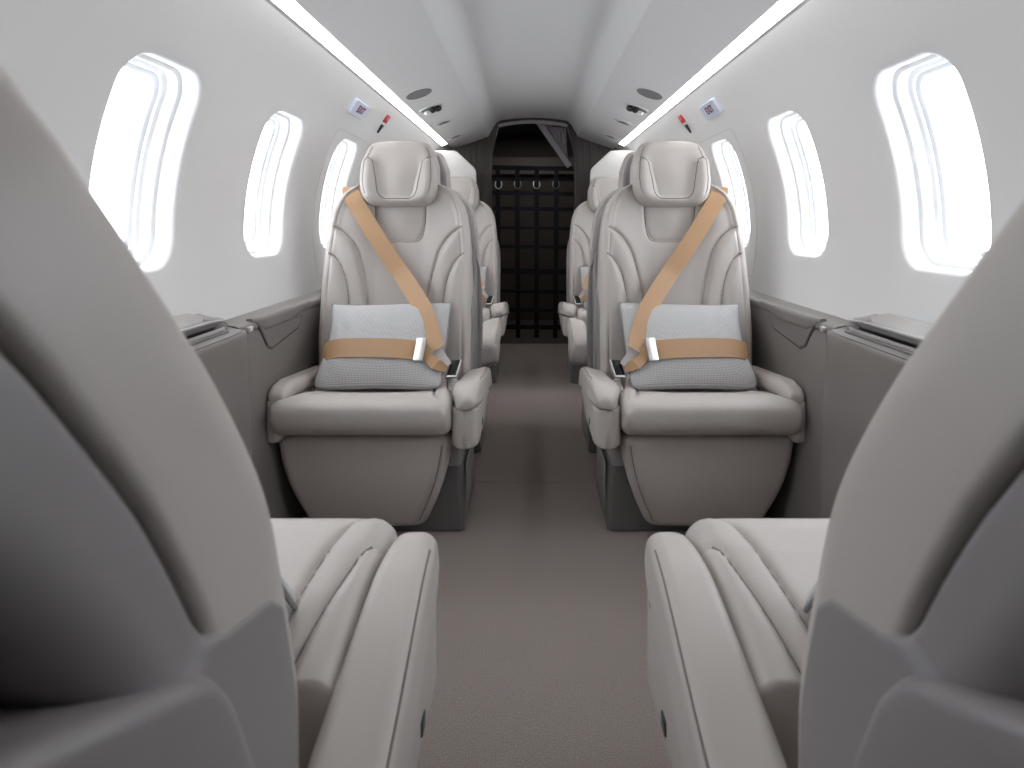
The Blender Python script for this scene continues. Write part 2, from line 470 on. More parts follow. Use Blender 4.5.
def lens(p, ax, n, rx, ry, prof, N=40):
    rings = []
    for k, h in prof:
        rings.append(np.array([p+ax*rx*k*math.cos(a)+np.array((0, 1., 0))*ry*k*math.sin(a)+n*h for a in np.linspace(0, 2*PI, N, endpoint=False)]))
    return loft_data(rings)
for sg, side in ((-1, 'left'), (1, 'right')):
    p, ax, n = over(2.30)
    o = empty('ceiling_speaker', (p[0]*sg, p[1], p[2]), 'round dark grey speaker grille in the %s overhead panel' % side, 'speaker')
    v, f = lens(np.zeros(3), ax, n, .050, .056, [(1, -.002), (1, .002), (.96, .003), (.9, .0015), (.5, .002), (.05, .0025)])
    obj('grille', mirror(v, sg), f, GRILLE, o)
    v, f = lens(np.zeros(3), ax, n, .054, .060, [(1.0, -.003), (1.0, .001), (.95, .001), (.94, -.003)])
    obj('bezel', mirror(v, sg), f, CEIL, o)
    # eyeball vent and lamp in one oval fitting
    p, ax, n = over(2.58)
    o = empty('air_vent', (p[0]*sg, p[1], p[2]), 'oval chrome and black swivelling air vent behind the %s speaker grille' % side, 'vent')
    v, f = lens(np.zeros(3), ax, n, .052, .040, [(1, -.004), (1, .003), (.93, .005), (.86, .003), (.84, -.004)])
    obj('bezel', mirror(v, sg), f, CEIL, o)
    v, f = lens(np.zeros(3), ax, n, .044, .034, [(1, -.003), (1, .001), (.6, .003), (.05, .003)])
    obj('cup', mirror(v, sg), f, STEEL, o)
    for dx, mtl, nm in ((-.026, DARKPLASTIC, 'nozzle'), (.020, CHROME, 'lamp')):
        q = ax*dx
        v, f = lens(q, ax, n, .017, .019, [(.3, -.002), (.75, .006), (1, .012), (.9, .018), (.62, .023), (.55, .018), (.05, .016)], 24)
        obj(nm, mirror(v, sg), f, mtl, o)
    v, f = lens(ax*-.004+np.array((0, -.012, 0)), ax, n, .012, .012, [(.3, 0), (1, .008), (1, .02), (.7, .025), (.6, .019), (.05, .018)], 20)
    obj('nozzle', mirror(v, sg), f, BLACK, o)
    for yy, nm, lab in ((2.945, 'reading_light', 'slim recessed reading light in the %s overhead panel, between vent and rear lamp'),
                        (3.42, 'reading_light', 'small recessed reading light at the aft end of the %s overhead panel')):
        p, ax, n = over(yy)
        o = empty(nm, (p[0]*sg, p[1], p[2]), lab % side, 'reading light', 'overhead reading lights')
        v, f = lens(np.zeros(3), ax, n, .048, .034, [(1, -.004), (1, .002), (.95, .0035), (.88, .002), (.86, -.004)])
        obj('bezel', mirror(v, sg), f, CEIL, o)
        v, f = lens(np.zeros(3), ax, n, .040, .029, [(1, -.003), (1, .0008), (.05, .0008)])
        obj('recess', mirror(v, sg), f, CEIL, o)
        v, f = lens(np.array((0, .008, 0)), ax, n, .030, .010, [(.3, 0), (1, .004), (.8, .008), (.05, .009)], 24)
        obj('lens', mirror(v, sg), f, STEEL, o)

# ------------------------------------------------------------------ signs on the lining
def wall_frame(y, a, sg):
    """origin, along-cabin axis, up axis, inward normal on the lining."""
    p = lining(y, a); t = a/R
    up = np.array((-math.sin(t), 0, math.cos(t))); n = np.array((-math.cos(t), 0, -math.sin(t)))
    M = np.array((sg, 1, 1))
    return p*M, np.array((0, 1., 0)), up*M, n*M

def slab(o, A, U, N, pts, th, bev=.0015):
    """Flat slab: pts in (along, up), th thick along N."""
    c = np.mean(pts, axis=0)
    def ring(ins, h):
        out = []
        for p in pts:
            d = np.array(p)-c; L = np.linalg.norm(d); d = d*(1-ins/L)
            out.append(o+A*(c[0]+d[0])+U*(c[1]+d[1])+N*h)
        return np.array(out)
    return loft_data([ring(0, -.001), ring(0, th-bev), ring(bev, th)])

def rrect(hx, hy, r, n=6):
    pts = []
    for cxx, cyy, a0 in ((hx-r, hy-r, 0), (-hx+r, hy-r, PI/2), (-hx+r, -hy+r, PI), (hx-r, -hy+r, 1.5*PI)):
        for a in np.linspace(a0, a0+PI/2, n): pts.append((cxx+r*math.cos(a), cyy+r*math.sin(a)))
    return pts

def lettering(parent, text, size, o, Xax, U, N, mtl):
    cu = bpy.data.curves.new('lettering', 'FONT'); cu.body = text; cu.size = size; cu.extrude = .0004
    cu.align_x = 'CENTER'; cu.align_y = 'CENTER'; cu.offset = size*.02
    cu.materials.append(mtl)
    ob = bpy.data.objects.new('lettering', cu); C.objects.link(ob); ob.parent = parent
    from mathutils import Matrix
    bpy.context.view_layer.update()
    me = bpy.data.meshes.new_from_object(ob.evaluated_get(bpy.context.evaluated_depsgraph_get()))
    bpy.data.objects.remove(ob); ob = bpy.data.objects.new('lettering', me); C.objects.link(ob); ob.parent = parent
    ob.matrix_local = Matrix(((Xax[0], U[0], N[0], o[0]), (Xax[1], U[1], N[1], o[1]), (Xax[2], U[2], N[2], o[2]), (0, 0, 0, 1)))
    return ob

for sg, side in ((-1, 'left'), (1, 'right')):
    a = R*math.asin((1.165-ZC)/R)
    p, A, U, N = wall_frame(2.06, a, sg)
    o = empty('exit_sign', p, 'small pale blue EXIT sign with red letters on the %s wall' % side, 'sign')
    v, f = slab(np.zeros(3), A, U, N, rrect(.078, .0265, .005), .012, .003)
    obj('plate', v, f, SIGN, o)
    X = A if sg < 0 else -A
    lettering(o, 'EXIT', .036, N*.0125+X*.006, X, U, N, SIGNRED)
    p, A, U, N = wall_frame(2.40, R*math.asin((1.172-ZC)/R), sg)
    o = empty('emergency_handle', p, 'red emergency pull tag with black pointer on the %s wall beside the EXIT sign' % side, 'handle')
    v, f = slab(U*.019, A, U, N, rrect(.021, .017, .006), .006); obj('tag', v, f, RED, o)
    v, f = slab(N*.005+U*.022, A, U, N, rrect(.010, .008, .003), .0022); obj('window_mark', v, f, mat('tag_mark', (.75, .25, .25), .5), o)
    v, f = slab(U*-.003, A, U, N, rrect(.015, .006, .003), .005); obj('collar', v, f, WHITEPAINT, o)
    v, f = slab(U*-.026, A, U, N, [(-.011, .018), (.011, .018), (.007, -.002), (.001, -.020), (-.003, -.020), (-.008, 0)], .008); obj('pointer', v, f, BLACK, o)

# ------------------------------------------------------------------ side consoles
for sg, side in ((-1, 'left'), (1, 'right')):
    # ledge running aft
    YA = 1.316
    o = empty('side_ledge', (.66*sg, YA, 0), 'long grey leather side ledge under the windows on the %s, beside the facing seats' % side, 'ledge', 'side ledges')
    M = np.array((.66*sg, YA, 0))
    prof = [(.652, .002), (.688, .2), (.698, .5), (.7025, .5585), (.695, .5572), (.665, .5555), (.651, .553), (.6445, .549), (.6415, .543), (.641, .538), (.6445, .5345), (.6445, .53), (.641, .525), (.638, .40), (.628, .2), (.612, .004)]
    v, f = sweep_y(prof, YA, 3.495, 30, True)
    v = [np.array((q[0]*sg, q[1], q[2]))-M for q in v]
    obj('body', v, f, LEDGE, o, sharp=50)
    # raised arm pad on the ledge's edge
    rings = []
    for q in dense(.36, .05, 14, 8):
        e = end_round(q, .36, .06); y = 1.385+q
        hgt = .036-.022*ss(.18, .36, q)
        rings.append(pad_ring((.651, y, .5595), (1, 0, 0), (0, 0, -1), .018*max(.25, e), .010+.008*e, max(.006, hgt*max(.35, e)), .010, nF=10))
    v, f = loft_data(rings); v = [np.array((q[0]*sg, q[1], q[2]))-M for q in v]
    obj('arm_pad', v, f, LEDGE, o)
    # flap below it
    pts = [(1.392, .545), (1.43, .523), (1.655, .521), (1.628, .499), (1.468, .478)]
    pts = [(1.405, .535), (1.66, .522), (1.63, .497), (1.47, .477), (1.445, .487)]
    def flap(h, g):
        c = np.mean(pts, axis=0)
        return np.array([(.6405-h, c[0]+(p[0]-c[0])*g, c[1]+(p[1]-c[1])*g) for p in pts])
    v, f = loft_data([flap(-.004, 1.0), flap(.002, 1.0), flap(.004, .96)])
    v = [np.array((q[0]*sg, q[1], q[2]))-M for q in v]; obj('flap', v, f, LEDGE, o, sharp=20)
    pth = [np.array((.640, p[0], p[1])) for p in [(1.40, .542), (1.443, .485), (1.47, .473), (1.632, .494), (1.664, .523)]]
    v, f = tube(pth, .0014, 6); v = [np.array((q[0]*sg, q[1], q[2]))-M for q in v]; obj('flap_seam', v, f, DARKPLASTIC, o)
    v, f = box(.634, .642, 1.345, 1.362, .536, .547, .001); v = [np.array((q[0]*sg, q[1], q[2]))-M for q in v]
    obj('latch', v, f, CHROME, o)
    # table console nearest the camera
    YE = 1.312
    o = empty('table_console', (.66*sg, .5, 0), 'grey console with a stowed folding table under the nearest window on the %s' % side, 'console', 'table consoles')
    M = np.array((.66*sg, .5, 0))
    rings = []
    for y in list(np.linspace(-.79, 1.24, 20)) + list(1.24+np.array([.02, .035, .048, .058, .065, .070, .072])):
        e = max(0, (y-1.24)/.072); w = .009*(1-math.sqrt(max(0, 1-e*e)))
        pr = [(.652, .002), (.688, .2), (.698, .5), (.700, .556), (.68, .556), (.662, .553), (.650+w*.5, .551), (.6265+w, .5475), (.6225+w, .546), (.6190+w, .5425), (.6175+w, .537), (.6165+w, .52), (.611+w, .40), (.605+w, .2), (.597+w, .004)]
        rings.append(np.array([(x, y, z) for x, z in pr]))
    v, f = loft_data(rings); v = [np.array((q[0]*sg, q[1], q[2]))-M for q in v]
    obj('body', v, f, LEDGE, o, sharp=50)
    lidp = [(-.79, .655), (1.225, .655), (1.262, .657), (1.29, .662), (1.312, .672), (1.324, .685), (1.215, .700), (1.19, .7015), (-.79, .7015)]
    def lid(h, ins):
        c = (.2, .69)
        return np.array([(x+(ins if x < .69 else 0), y-(ins if y > 0 else 0), .580+(x-.655)*.38*(1-ss(1.2, 1.33, y)*.8)+h-.012*float(ss(1.22, 1.325, y))) for y, x in lidp])
    v, f = loft_data([lid(-.0045, .002), lid(-.0035, 0), lid(-.0005, 0), lid(.0008, .0015)])
    v = [np.array((q[0]*sg, q[1], q[2]))-M for q in v]; obj('lid', v, f, LIDMAT, o, sharp=25)
    v, f = box(.6595, .70, -.78, 1.262, .5650, .5755, .002); v = [np.array((q[0]*sg, q[1], q[2]))-M for q in v]
    obj('folded_table', v, f, PEDESTAL, o)
    v, f = box(.668, .70, -.78, 1.272, .5555, .5655); v = [np.array((q[0]*sg, q[1], q[2]))-M for q in v]
    obj('slot', v, f, BLACK, o, smooth=False)
    v, f = box(.6535, .6590, -.78, 1.275, .549, .5600, .0018); v = [np.array((q[0]*sg, q[1], q[2]))-M for q in v]
    obj('rail', v, f, CHROME, o)
    rings = []
    for q in dense(.085, .03, 10, 7):
        e = end_round(q, .085, .04); y = 1.250+q
        x0 = .690+.012*q/.085; zt = .584-.020*float(ss(.02, .085, q))
        rings.append(pad_ring((x0, y, zt-(1-e)*.008), (1, 0, .25), (0, 0, -1), .034*e, .03, .030, .010, nF=8))
    v, f = loft_data(rings); v = [np.array((q[0]*sg, q[1], q[2]))-M for q in v]; obj('end_cap', v, f, SHELL, o, sharp=60)
    v, f = box(.6415, .6540, -.78, 1.268, .540, .5535, .001); v = [np.array((q[0]*sg, q[1], q[2]))-M for q in v]
    obj('groove_strip', v, f, PEDESTAL, o)
    v, f = tube([(.6235, -.78, .5462), (.6235, 1.24, .5462), (.6265, 1.285, .5462), (.632, 1.306, .5468)], .0013, 6); v = [np.array((q[0]*sg, q[1], q[2]))-M for q in v]
    obj('rim_seam', v, f, DARKPLASTIC, o)
    v, f = box(.6260, .660, 1.3118, 1.3165, .005, .53); v = [np.array((q[0]*sg, q[1], q[2]))-M for q in v]
    obj('panel_gap', v, f, DARKPLASTIC, o, smooth=False)

# ------------------------------------------------------------------ seats
RECL = [(.28, .282), (.36, .282), (.446, .284), (.514, .303), (.61, .334), (.676, .378), (.741, .430), (.805, .478), (.84, .495), (.92, .537), (1.03, .585)]
UPR = [(.28, .298), (.36, .296), (.446, .296), (.514, .306), (.61, .322), (.676, .334), (.741, .347), (.805, .360), (.84, .366), (.92, .380), (1.03, .396)]
WB = [(.28, .221), (.36, .224), (.46, .225), (.58, .224), (.70, .219), (.77, .212), (.81, .205), (.84, .193), (.865, .175), (.885, .148), (.900, .112), (.908, .075), (.911, .05)]
WB0 = WB; WSC = [.967]
WH = [(.828, .055), (.831, .080), (.838, .093), (.85, .104), (.87, .112), (.90, .1155), (.95, .113), (.985, .102), (1.00, .095), (1.012, .086), (1.018, .074), (1.021, .05)]
def interp(tab, z):
    a = np.array(tab); return float(np.interp(z, a[:, 0], a[:, 1]))
def smooth_tab(tab, h=.02):
    zs = np.linspace(tab[0][0], tab[-1][0], 300); vs = np.interp(zs, *np.array(tab).T)
    k = np.exp(-.5*((np.arange(-40, 41))*(zs[1]-zs[0])/h)**2); k /= k.sum()
    pad = np.concatenate([vs[0]+(vs[1]-vs[0])*np.arange(-40, 0), vs, vs[-1]+(vs[-1]-vs[-2])*np.arange(1, 41)])
    return list(zip(zs, np.convolve(pad, k, 'valid')))

S1 = smooth_curve([(.078, .28), (.080, .40), (.087, .55), (.112, .675), (.135, .725), (.165, .755), (.200, .770), (.235, .776)], 240)
S2 = smooth_curve([(.122, .28), (.126, .40), (.133, .52), (.144, .60), (.160, .65), (.182, .680), (.210, .695), (.240, .700)], 240)
def seam_sd(S, x, z):
    d = np.min(np.hypot(x[:, None]-S[None, :, 0], z-S[None, :, 1]), axis=1)
    i = np.argsort(S[:, 1]); xs = np.interp(z, S[i, 1], S[i, 0], right=9)
    return np.where(x > xs, d, -d)

def back_face(x, z):
    w = interp(WB, z)*WSC[0]; return back_face0(x, z)*(1-ss(w-.040, w-.012, np.abs(x)))-.012*ss(w-.040, w-.012, np.abs(x))+.004*np.exp(-np.abs(np.abs(x)-w+.024)/.0025)
def back_face0(x, z):
    """Offset of the backrest's front face (positive = deeper) at lateral x and height z."""
    ax = np.abs(x)
    t = .030*(1-ss(.06, .19, ax))*(1-.75*ss(.74, .88, z))
    for S, rise, cr in ((S1, .013, .011), (S2, .010, .009)):
        sd = seam_sd(S, ax, z)
        t = t-rise*ss(-.001, .016, sd)*(1-.55*ss(.02, .06, sd))+cr*np.exp(-np.abs(sd)/.004)
    hx, zb, r = .076-.010*ss(.80, .73, z), .728, .03
    qx = ax-hx+r; qz = (zb-z)+r
    sd = np.hypot(np.maximum(qx, 0), np.maximum(qz, 0))+np.minimum(np.maximum(qx, qz), 0)-r
    t = t+.009*np.exp(-np.abs(sd)/.005)+.006*ss(.002, -.004, sd)-.005*np.exp(-(x/.04)**2-((z-.78)/.04)**2)
    return t

def head_face(x, z):
    ax = np.abs(x)
    hx = .052+.018*ss(.85, .96, z)+.06*ss(.950, .980, z); zb, r = .843, .022
    qx = ax-hx+r; qz = (zb-z)+r
    sd = np.hypot(np.maximum(qx, 0), np.maximum(qz, 0))+np.minimum(np.maximum(qx, qz), 0)-r
    fade = 1.0
    t = .014*ss(.004, -.010, sd)*fade-.008*np.exp(-(x/.045)**2-((z-.915)/.05)**2)+.008*np.exp(-np.abs(sd)/.004)*fade
    t = t-.012*ss(.05, .10, ax)*(1-ss(.95, .99, z))
    t = t+.004*np.exp(-np.abs(ax-interp(WH, z)+.016)/.0025)
    return t

CA = smooth_curve([(.260, -.02), (.225, -.010), (.190, .002), (.172, .025), (.156, .11), (.138, .22), (.128, .42)], 200)
CB = smooth_curve([(.250, .040), (.226, .047), (.208, .060), (.198, .092), (.182, .159), (.170, .25), (.16, .42)], 200)
def cush_face(x, s):
    """x is measured towards the aisle."""
    ax = np.abs(x)
    t = .008*(1-ss(.05, .17, ax))*ss(.02, .12, s)
    for S, rise, cr in ((CA, .006, .009), (CB, .005, .008)):
        P = S
        d = np.min(np.hypot(ax[:, None]-P[None, :, 0], s-P[None, :, 1]), axis=1)
        i = np.argsort(P[:, 1]); xs = np.interp(s, P[i, 1], P[i, 0], left=9)
        sd = np.where(ax > xs, d, -d)
        t = t-rise*ss(-.001, .012, sd)+cr*np.exp(-np.abs(sd)/.0045)
    t = t+.085*ss(.150, .168, x)*ss(.205, .222, s)+.034*(1-ss(-.178, -.150, x))*ss(.012, .05, s)
    return t

def ctop(s): return float(np.interp(s, [-.05, .02, .06, .15, .30, .45], [.412, .412, .407, .385, .352, .335]))

def pillow_pt(a, b, side):
    W, H, T = .167, .130, .054
    k = abs(a)**6*abs(b)**6; lo = .085 if b < 0 else .01
    px = a*W*(1-.075*(1-b*b)+.012)*(1-lo*k)+.004*math.sin(3*b+1)*a*a; pz = b*H*(1-(.115 if b > 0 else .06)*(1-a*a)+(.02 if b > 0 else 0))*(1-lo*k)+.004*math.sin(2.5*a+.7)*(b > 0)*b
    th = T*math.sqrt(max(0, (1-abs(a)**2.6)*(1-abs(b)**2.6)))
    th *= 1+.10*math.sin(5*a+2*b)*(abs(a))
    return np.array((px, -th*side, pz))

def pillow_world(a, b, side, lift=0):
    """In seat coordinates: leans back on the seat, tilt about x."""
    p = pillow_pt(a, b, side); p[1] -= lift*side
    t = math.radians(-40)
    y, z = p[1]*math.cos(t)-p[2]*math.sin(t), p[1]*math.sin(t)+p[2]*math.cos(t)
    return np.array((p[0], y+PS, z+PZ))
PS, PZ = .204, .450

class Seat:
    """One seat; local +y runs from cushion front to backrest, +x*m is the aisle side."""
    def __init__(self, name, m, prof, belts, label, cw=.213, ch=-.042, cf=0, rr=.075, axc=.2440, aw=.036, ah=-.023, wo=.0, wsc=.967, ob=.0, dx=-.011):
        WSC[0] = wsc
        self.root = empty(name, (0, 0, 0), label, 'seat', 'cabin seats')
        root = self.root
        P = smooth_tab(prof)
        def fr(z):
            s = interp(P, z); ds = (interp(P, z+.02)-interp(P, z-.02))/.04
            n = np.array((0, 1.0, -ds)); n /= np.linalg.norm(n)
            return np.array((0, s, z)), n
        self.fr = fr
        def put(nm, vf, mtl, parent=None, **k):
            v, f = vf
            if nm in LOWER: v = [np.array((q[0]+dx, q[1], q[2])) for q in v]
            return obj(nm, mirror(v, m), f, mtl, parent or root, **k)
        LOWER = ('seat_cushion', 'leg_rest', 'armrest_pad', 'armrest_body', 'release_latch', 'thumb_notch', 'pad_seam', 'cushion_seam', 'leg_rest_seam', 'seat_pan')
        X = (1, 0, 0)
        bw = lambda z: wo*(1-ss(.56, .66, z))
        DB = lambda z: .084-.018*float(ss(.58, .77, z))
        # backrest
        rings = []
        zs = list(np.linspace(.285, .80, 170)) + list(np.linspace(.803, .911, 50))
        for z in zs:
            o, n = fr(z); w = interp(WB, z)*wsc
            e = 1 if z < .86 else max(.1, math.sqrt(max(0, 1-((z-.86)/.0525)**2)))
            D = DB(z); De = D*(.30+.70*e)
            rings.append(pad_ring(o+n*(D-De)*.55, X, n, w-bw(z), w, De, .020, lambda x: back_face(x, z)*min(1, e*1.2), nF=170, rb=.008, nc=7))
        put('backrest', loft_data(rings), LEATHER, sharp=70)
        def piping(nm, pts, r, parent):
            put(nm, tube(pts, r, 6), PIPING, parent)
        back = self.root.children[0]
        for S in (S1, S2):
            for q in (1, -1):
                pts = [fr(z)[0]+np.array((x*q, 0, 0))+fr(z)[1]*(back_face(np.array([x]), z)[0]-.0008) for x, z in S if z > .42 and x < interp(WB, z)*wsc-.016]
                piping('seam', pts[::3], .0016, back)
        U = smooth_curve([(-.076, .87), (-.074, .80), (-.067, .745), (-.045, .729), (0, .728), (.045, .729), (.067, .745), (.074, .80), (.076, .87)], 90)
        piping('seam', [fr(z)[0]+np.array((x, 0, 0))+fr(z)[1]*(back_face(np.array([x]), z)[0]-.0008) for x, z in U], .0014, back)
        # shell behind the backrest
        rings = []
        for z in list(np.linspace(.27, .50, 12)) + list(np.linspace(.51, .64, 40)) + list(np.linspace(.65, .80, 10)) + list(np.linspace(.81, .893, 16)):
            o, n = fr(z); w = interp(WB, z)*wsc
            e = 1 if z < .85 else max(.1, math.sqrt(max(0, 1-((z-.85)/.044)**2)))
            off = float(np.interp(z, [.25, .533, .552, .568, .584, .604, .626], [.012, .012, .024, .048, .070, .0845, .0865]))-.084+DB(z)
            lo = 1-ss(.595, .62, z); wr = w-.002+.0045*lo
            rings.append(pad_ring(o+n*off, X, n, wr-bw(z), wr, .1315-off-.036*(1-e), .006, lambda x: .05*(1-ss(wr-.034, wr-.012, np.abs(x)))*lo, nF=60, rb=.030))
        put('back_shell', loft_data(rings), SHELL, sharp=60)
        # lower side shell around recliner
        rings = []
        for z in np.linspace(.25, .71, 55):
            o, n = fr(z)
            off = float(np.interp(z, [.25, .505, .555, .595, .625, .655, .685, .715], [.078, .080, .086, .098, .112, .128, .145, .165]))
            off = off*1.0
            w = interp(WB, z)*wsc+.009-.008*ss(.65, .71, z)
            rings.append(pad_ring(o+n*off, X, n, w-bw(z), w, max(.016, (.186 if wsc == 1 else .146)-off), .010, nF=12, rb=.02))
        put('lower_shell', loft_data(rings), SHELL, sharp=60)
        # headrest
        rings = []
        zz = .828+dense(.193, .03, 46, 14)
        for z in zz:
            o, n = fr(z); w = interp(WH, z)
            e = end_round(z-.828, .193, .030, 2.4)
            D = .105; De = max(.012, D*(.25+.75*e))
            rings.append(pad_ring(o-n*.040+n*(D-De)*.5, X, n, w, w, De, .034, lambda x: head_face(x, z)*e, nF=80, rb=.03, nc=10))
        put('headrest', loft_data(rings), LEATHER, sharp=70)
        hd = [c for c in self.root.children if c.name.startswith('headrest')][0]
        R2 = [(.104, .972), (.086, .964), (.0735, .952), (.068, .925), (.062, .895), (.056, .862), (.040, .845), (0, .843)]
        U = smooth_curve(R2 + [(-x, z) for x, z in R2[-2::-1]], 120)
        piping('seam', [fr(z)[0]-fr(z)[1]*.0405+np.array((x, 0, 0))+fr(z)[1]*(head_face(np.array([x]), z)[0]+(.008 if abs(x) > .095 else 0)*0) for x, z in U if abs(x) < .094], .0015, hd)
        for q in (1, -1):
            piping('seam', [fr(z)[0]-fr(z)[1]*.0405+np.array(((interp(WH, z)-.016)*q, 0, 0))+fr(z)[1]*(head_face(np.array([interp(WH, z)-.016]), z)[0]*.8+.0022) for z in np.linspace(.855, 1.0, 40)], .0010, hd)
        # rear cover of the headrest
        rings = []
        for z in .845+dense(.165, .02, 16, 6):
            o, n = fr(z); w = interp(WH, z)-.004; e = end_round(z-.845, .165, .02)
            rings.append(pad_ring(o+n*.052, X, n, w, w, .020*(.3+.7*e), .004, nF=10, rb=.010))
        put('headrest_cover', loft_data(rings), SHELL, sharp=60)
        # cushion
        rings = []
        for s in list(-.030-cf+rr*(1-np.cos(np.linspace(0, PI/2, 18)))) + list(np.linspace(rr-.028-cf, .42, 165)):
            q = s+.030+cf; e = 1 if q > rr else max(0, 1-(1-q/rr)**2.6)**(1/2.6)
            top = ctop(s)+ch*(1-ss(.1, .3, s)); bot = .2735; mid = .335
            t1 = mid+(top-mid)*e; b1 = mid-(mid-bot)*max(e, .04)
            ws = .020*(1-e)
            rings.append(pad_ring((0, s, t1), X, (0, 0, -1), .214-ob*.7-ws, cw-ws, t1-b1+.002, .026, lambda x: cush_face(x, s)*e, nF=160, nc=9))
        put('seat_cushion', loft_data(rings), LEATHER, sharp=70)
        cu = [c for c in self.root.children if c.name.startswith('seat_cushion')][0]
        for S in (CA, CB):
            for q in (1, -1):
                lim = (cw if q > 0 else .214)-.014
                pts = [np.array((x*q, s, ctop(s)+ch*(1-ss(.1, .3, s))-cush_face(np.array([x*q]), s)[0]+.0014)) for x, s in S if .050 < s < (.20 if q > 0 else .40) and x < lim]
                piping('cushion_seam', pts[::2], .0016, cu)
        v, f = box(-.190, .195, .075, .40, .20, .30, .01); put('seat_pan', (v, f), SHELL)
        # leg rest
        WL = [(.024, .10), (.028, .122), (.036, .138), (.05, .148), (.10, .170), (.15, .188), (.20, .201), (.25, .2085), (.272, .2085)]
        rings = []
        for q in dense(.243, .022, 30, 9):
            z = .025+q; e = end_round(q, .243, .020, 2.4)
            w = interp(WL, z)-.010*(1-e); D = .062; De = D*(.15+.85*e)
            s0 = .022+.045*(.27-z)/.245-.012*math.sin(PI*min(1, q/.245))
            f2 = lambda x: .0035*np.exp(-np.abs(x-(w-.022))/.003)
            rings.append(pad_ring((0, s0+(D-De)*.5, z), X, (0, 1, 0), w, w, De, .020, f2, nF=70))
        lr = put('leg_rest', loft_data(rings), LEATHER, sharp=70)
        put('leg_rest_seam', tube([(interp(WL, z)-.020, .0215+.045*(.27-z)/.245-.012*math.sin(PI*min(1, (z-.025)/.245)), z) for z in np.linspace(.05, .245, 24)], .0012, 6), PIPING, lr)
        # pedestal
        rings = []
        for z, i in ((0, .004), (.004, 0), (.168, 0), (.172, .004)):
            rings.append(pad_ring((0, .100+i+z*.05, z), X, (0, 1, 0), .17-i, .222-i-.012*z/.17, .31-2*i, .012, nF=6, nc=4))
        ped = put('pedestal', loft_data(rings), PEDESTAL, sharp=35)
        put('side_panel', box(.2205, .2235, .17, .36, .03, .145, .004) if False else box(.2165, .2215, .17, .36, .03, .145, .002), SHELL, ped)
        rings = []
        for z in (.174, .178, .27, .275):
            rings.append(pad_ring((0, .080, z), X, (0, 1, 0), .165, .214, .30, .012, nF=6, nc=4))
        put('seat_beam', loft_data(rings), SHELL, sharp=35)
        # aisle armrest
        nr = .11 if aw < .03 else .08
        arm = None
        def atop(s): return float(np.interp(s, [0, .03, .10, .25, .40], [.414, .420, .411, .376, .338]))+ah*(1-float(ss(.1, .3, s)))
        rings = []
        for q in list(nr*(1-np.cos(np.linspace(0, PI/2, 18)))) + list(np.linspace(nr+.01, .36, 24)) + [.37, .376, .38]:
            s = q-.012
            e = 1 if q > nr else max(.05, (1-(1-q/nr)**2.0)**(1/2.0))
            e2 = 1 if q < .36 else max(.2, math.sqrt(max(.04, 1-((q-.36)/.021)**2)))
            top = atop(s); D = .062; De = D*(.2+.8*e*e2)
            wv = (aw+(.034-aw)*ss(.05, .3, q))*(.25+.75*e)*(.6+.4*e2); xc = axc+.008*(1-e)-(axc-.248)*ss(.05, .36, q)
            rings.append(pad_ring((xc, s, top-(D-De)*.62), (1, 0, .22 if aw > .03 else 0), (.10, 0, -1), wv, wv, De, .016, nF=12, nc=9, rb=.012))
        put('armrest_pad', loft_data(rings), LEATHER, sharp=70)
        rings = []
        for q in list(.03*(1-np.cos(np.linspace(0, PI/2, 9)))) + list(np.linspace(.035, .33, 20)):
            s = q+.002; e = 1 if q > .03 else max(.05, (1-(1-q/.03)**2.4)**(1/2.4))
            top = atop(s)-.056; bot = .245+.045*ss(.16, .33, q)
            wv = (aw-.003)*(.4+.6*e); xc = axc-(axc-.248)*ss(.05, .36, q)
            rings.append(pad_ring((xc, s, top), X, (0, 0, -1), wv, wv, max(.02, top-bot), .008, nF=8, rb=.014))
        arm = put('armrest_body', loft_data(rings), LEATHER, sharp=60)
        put('release_latch', box(axc+aw-.009, axc+aw-.0015, .100, .118, .268, .284, .002), DARKPLASTIC, arm)
        put('thumb_notch', box(axc+aw-.011, axc+aw-.002, .034, .044, .347, .360, .003), DARKPLASTIC, arm)
        pts = [(axc-(axc-.248)*float(ss(.05, .36, q))+(aw+(.034-aw)*float(ss(.05, .3, q)))-.0035, q-.012, atop(q-.012)-.0045) for q in np.linspace(.075, .35, 30)]
        put('pad_seam', tube([(p[0], p[1], p[2]+(.22*aw if aw > .03 else 0)) for p in pts], .0010, 6), PIPING, [c for c in self.root.children if c.name.startswith('armrest_pad')][0])
        # window-side armrest
        rings = []
        for q in list(.04*(1-np.cos(np.linspace(0, PI/2, 11)))) + list(np.linspace(.05, .30, 16)):
            s = q-.004; e = 1 if q > .04 else max(.06, (1-(1-q/.04)**2.2)**(1/2.2))
            top = float(np.interp(s, [0, .06, .3], [.388, .396, .372])); D = .042; De = D*(.25+.75*e)
            wv = .027*(.4+.6*e); xc = -.1985+ob
            rings.append(pad_ring((xc, s, top-(D-De)*.6), X, (0, 0, -1), wv, wv, De, .018, nF=8))
        put('armrest_pad', loft_data(rings), LEATHER, sharp=70)
        put('armrest_body', box(-.2235+ob, -.19+ob, -.004, .30, .258, .362, .012, 3), LEATHER)
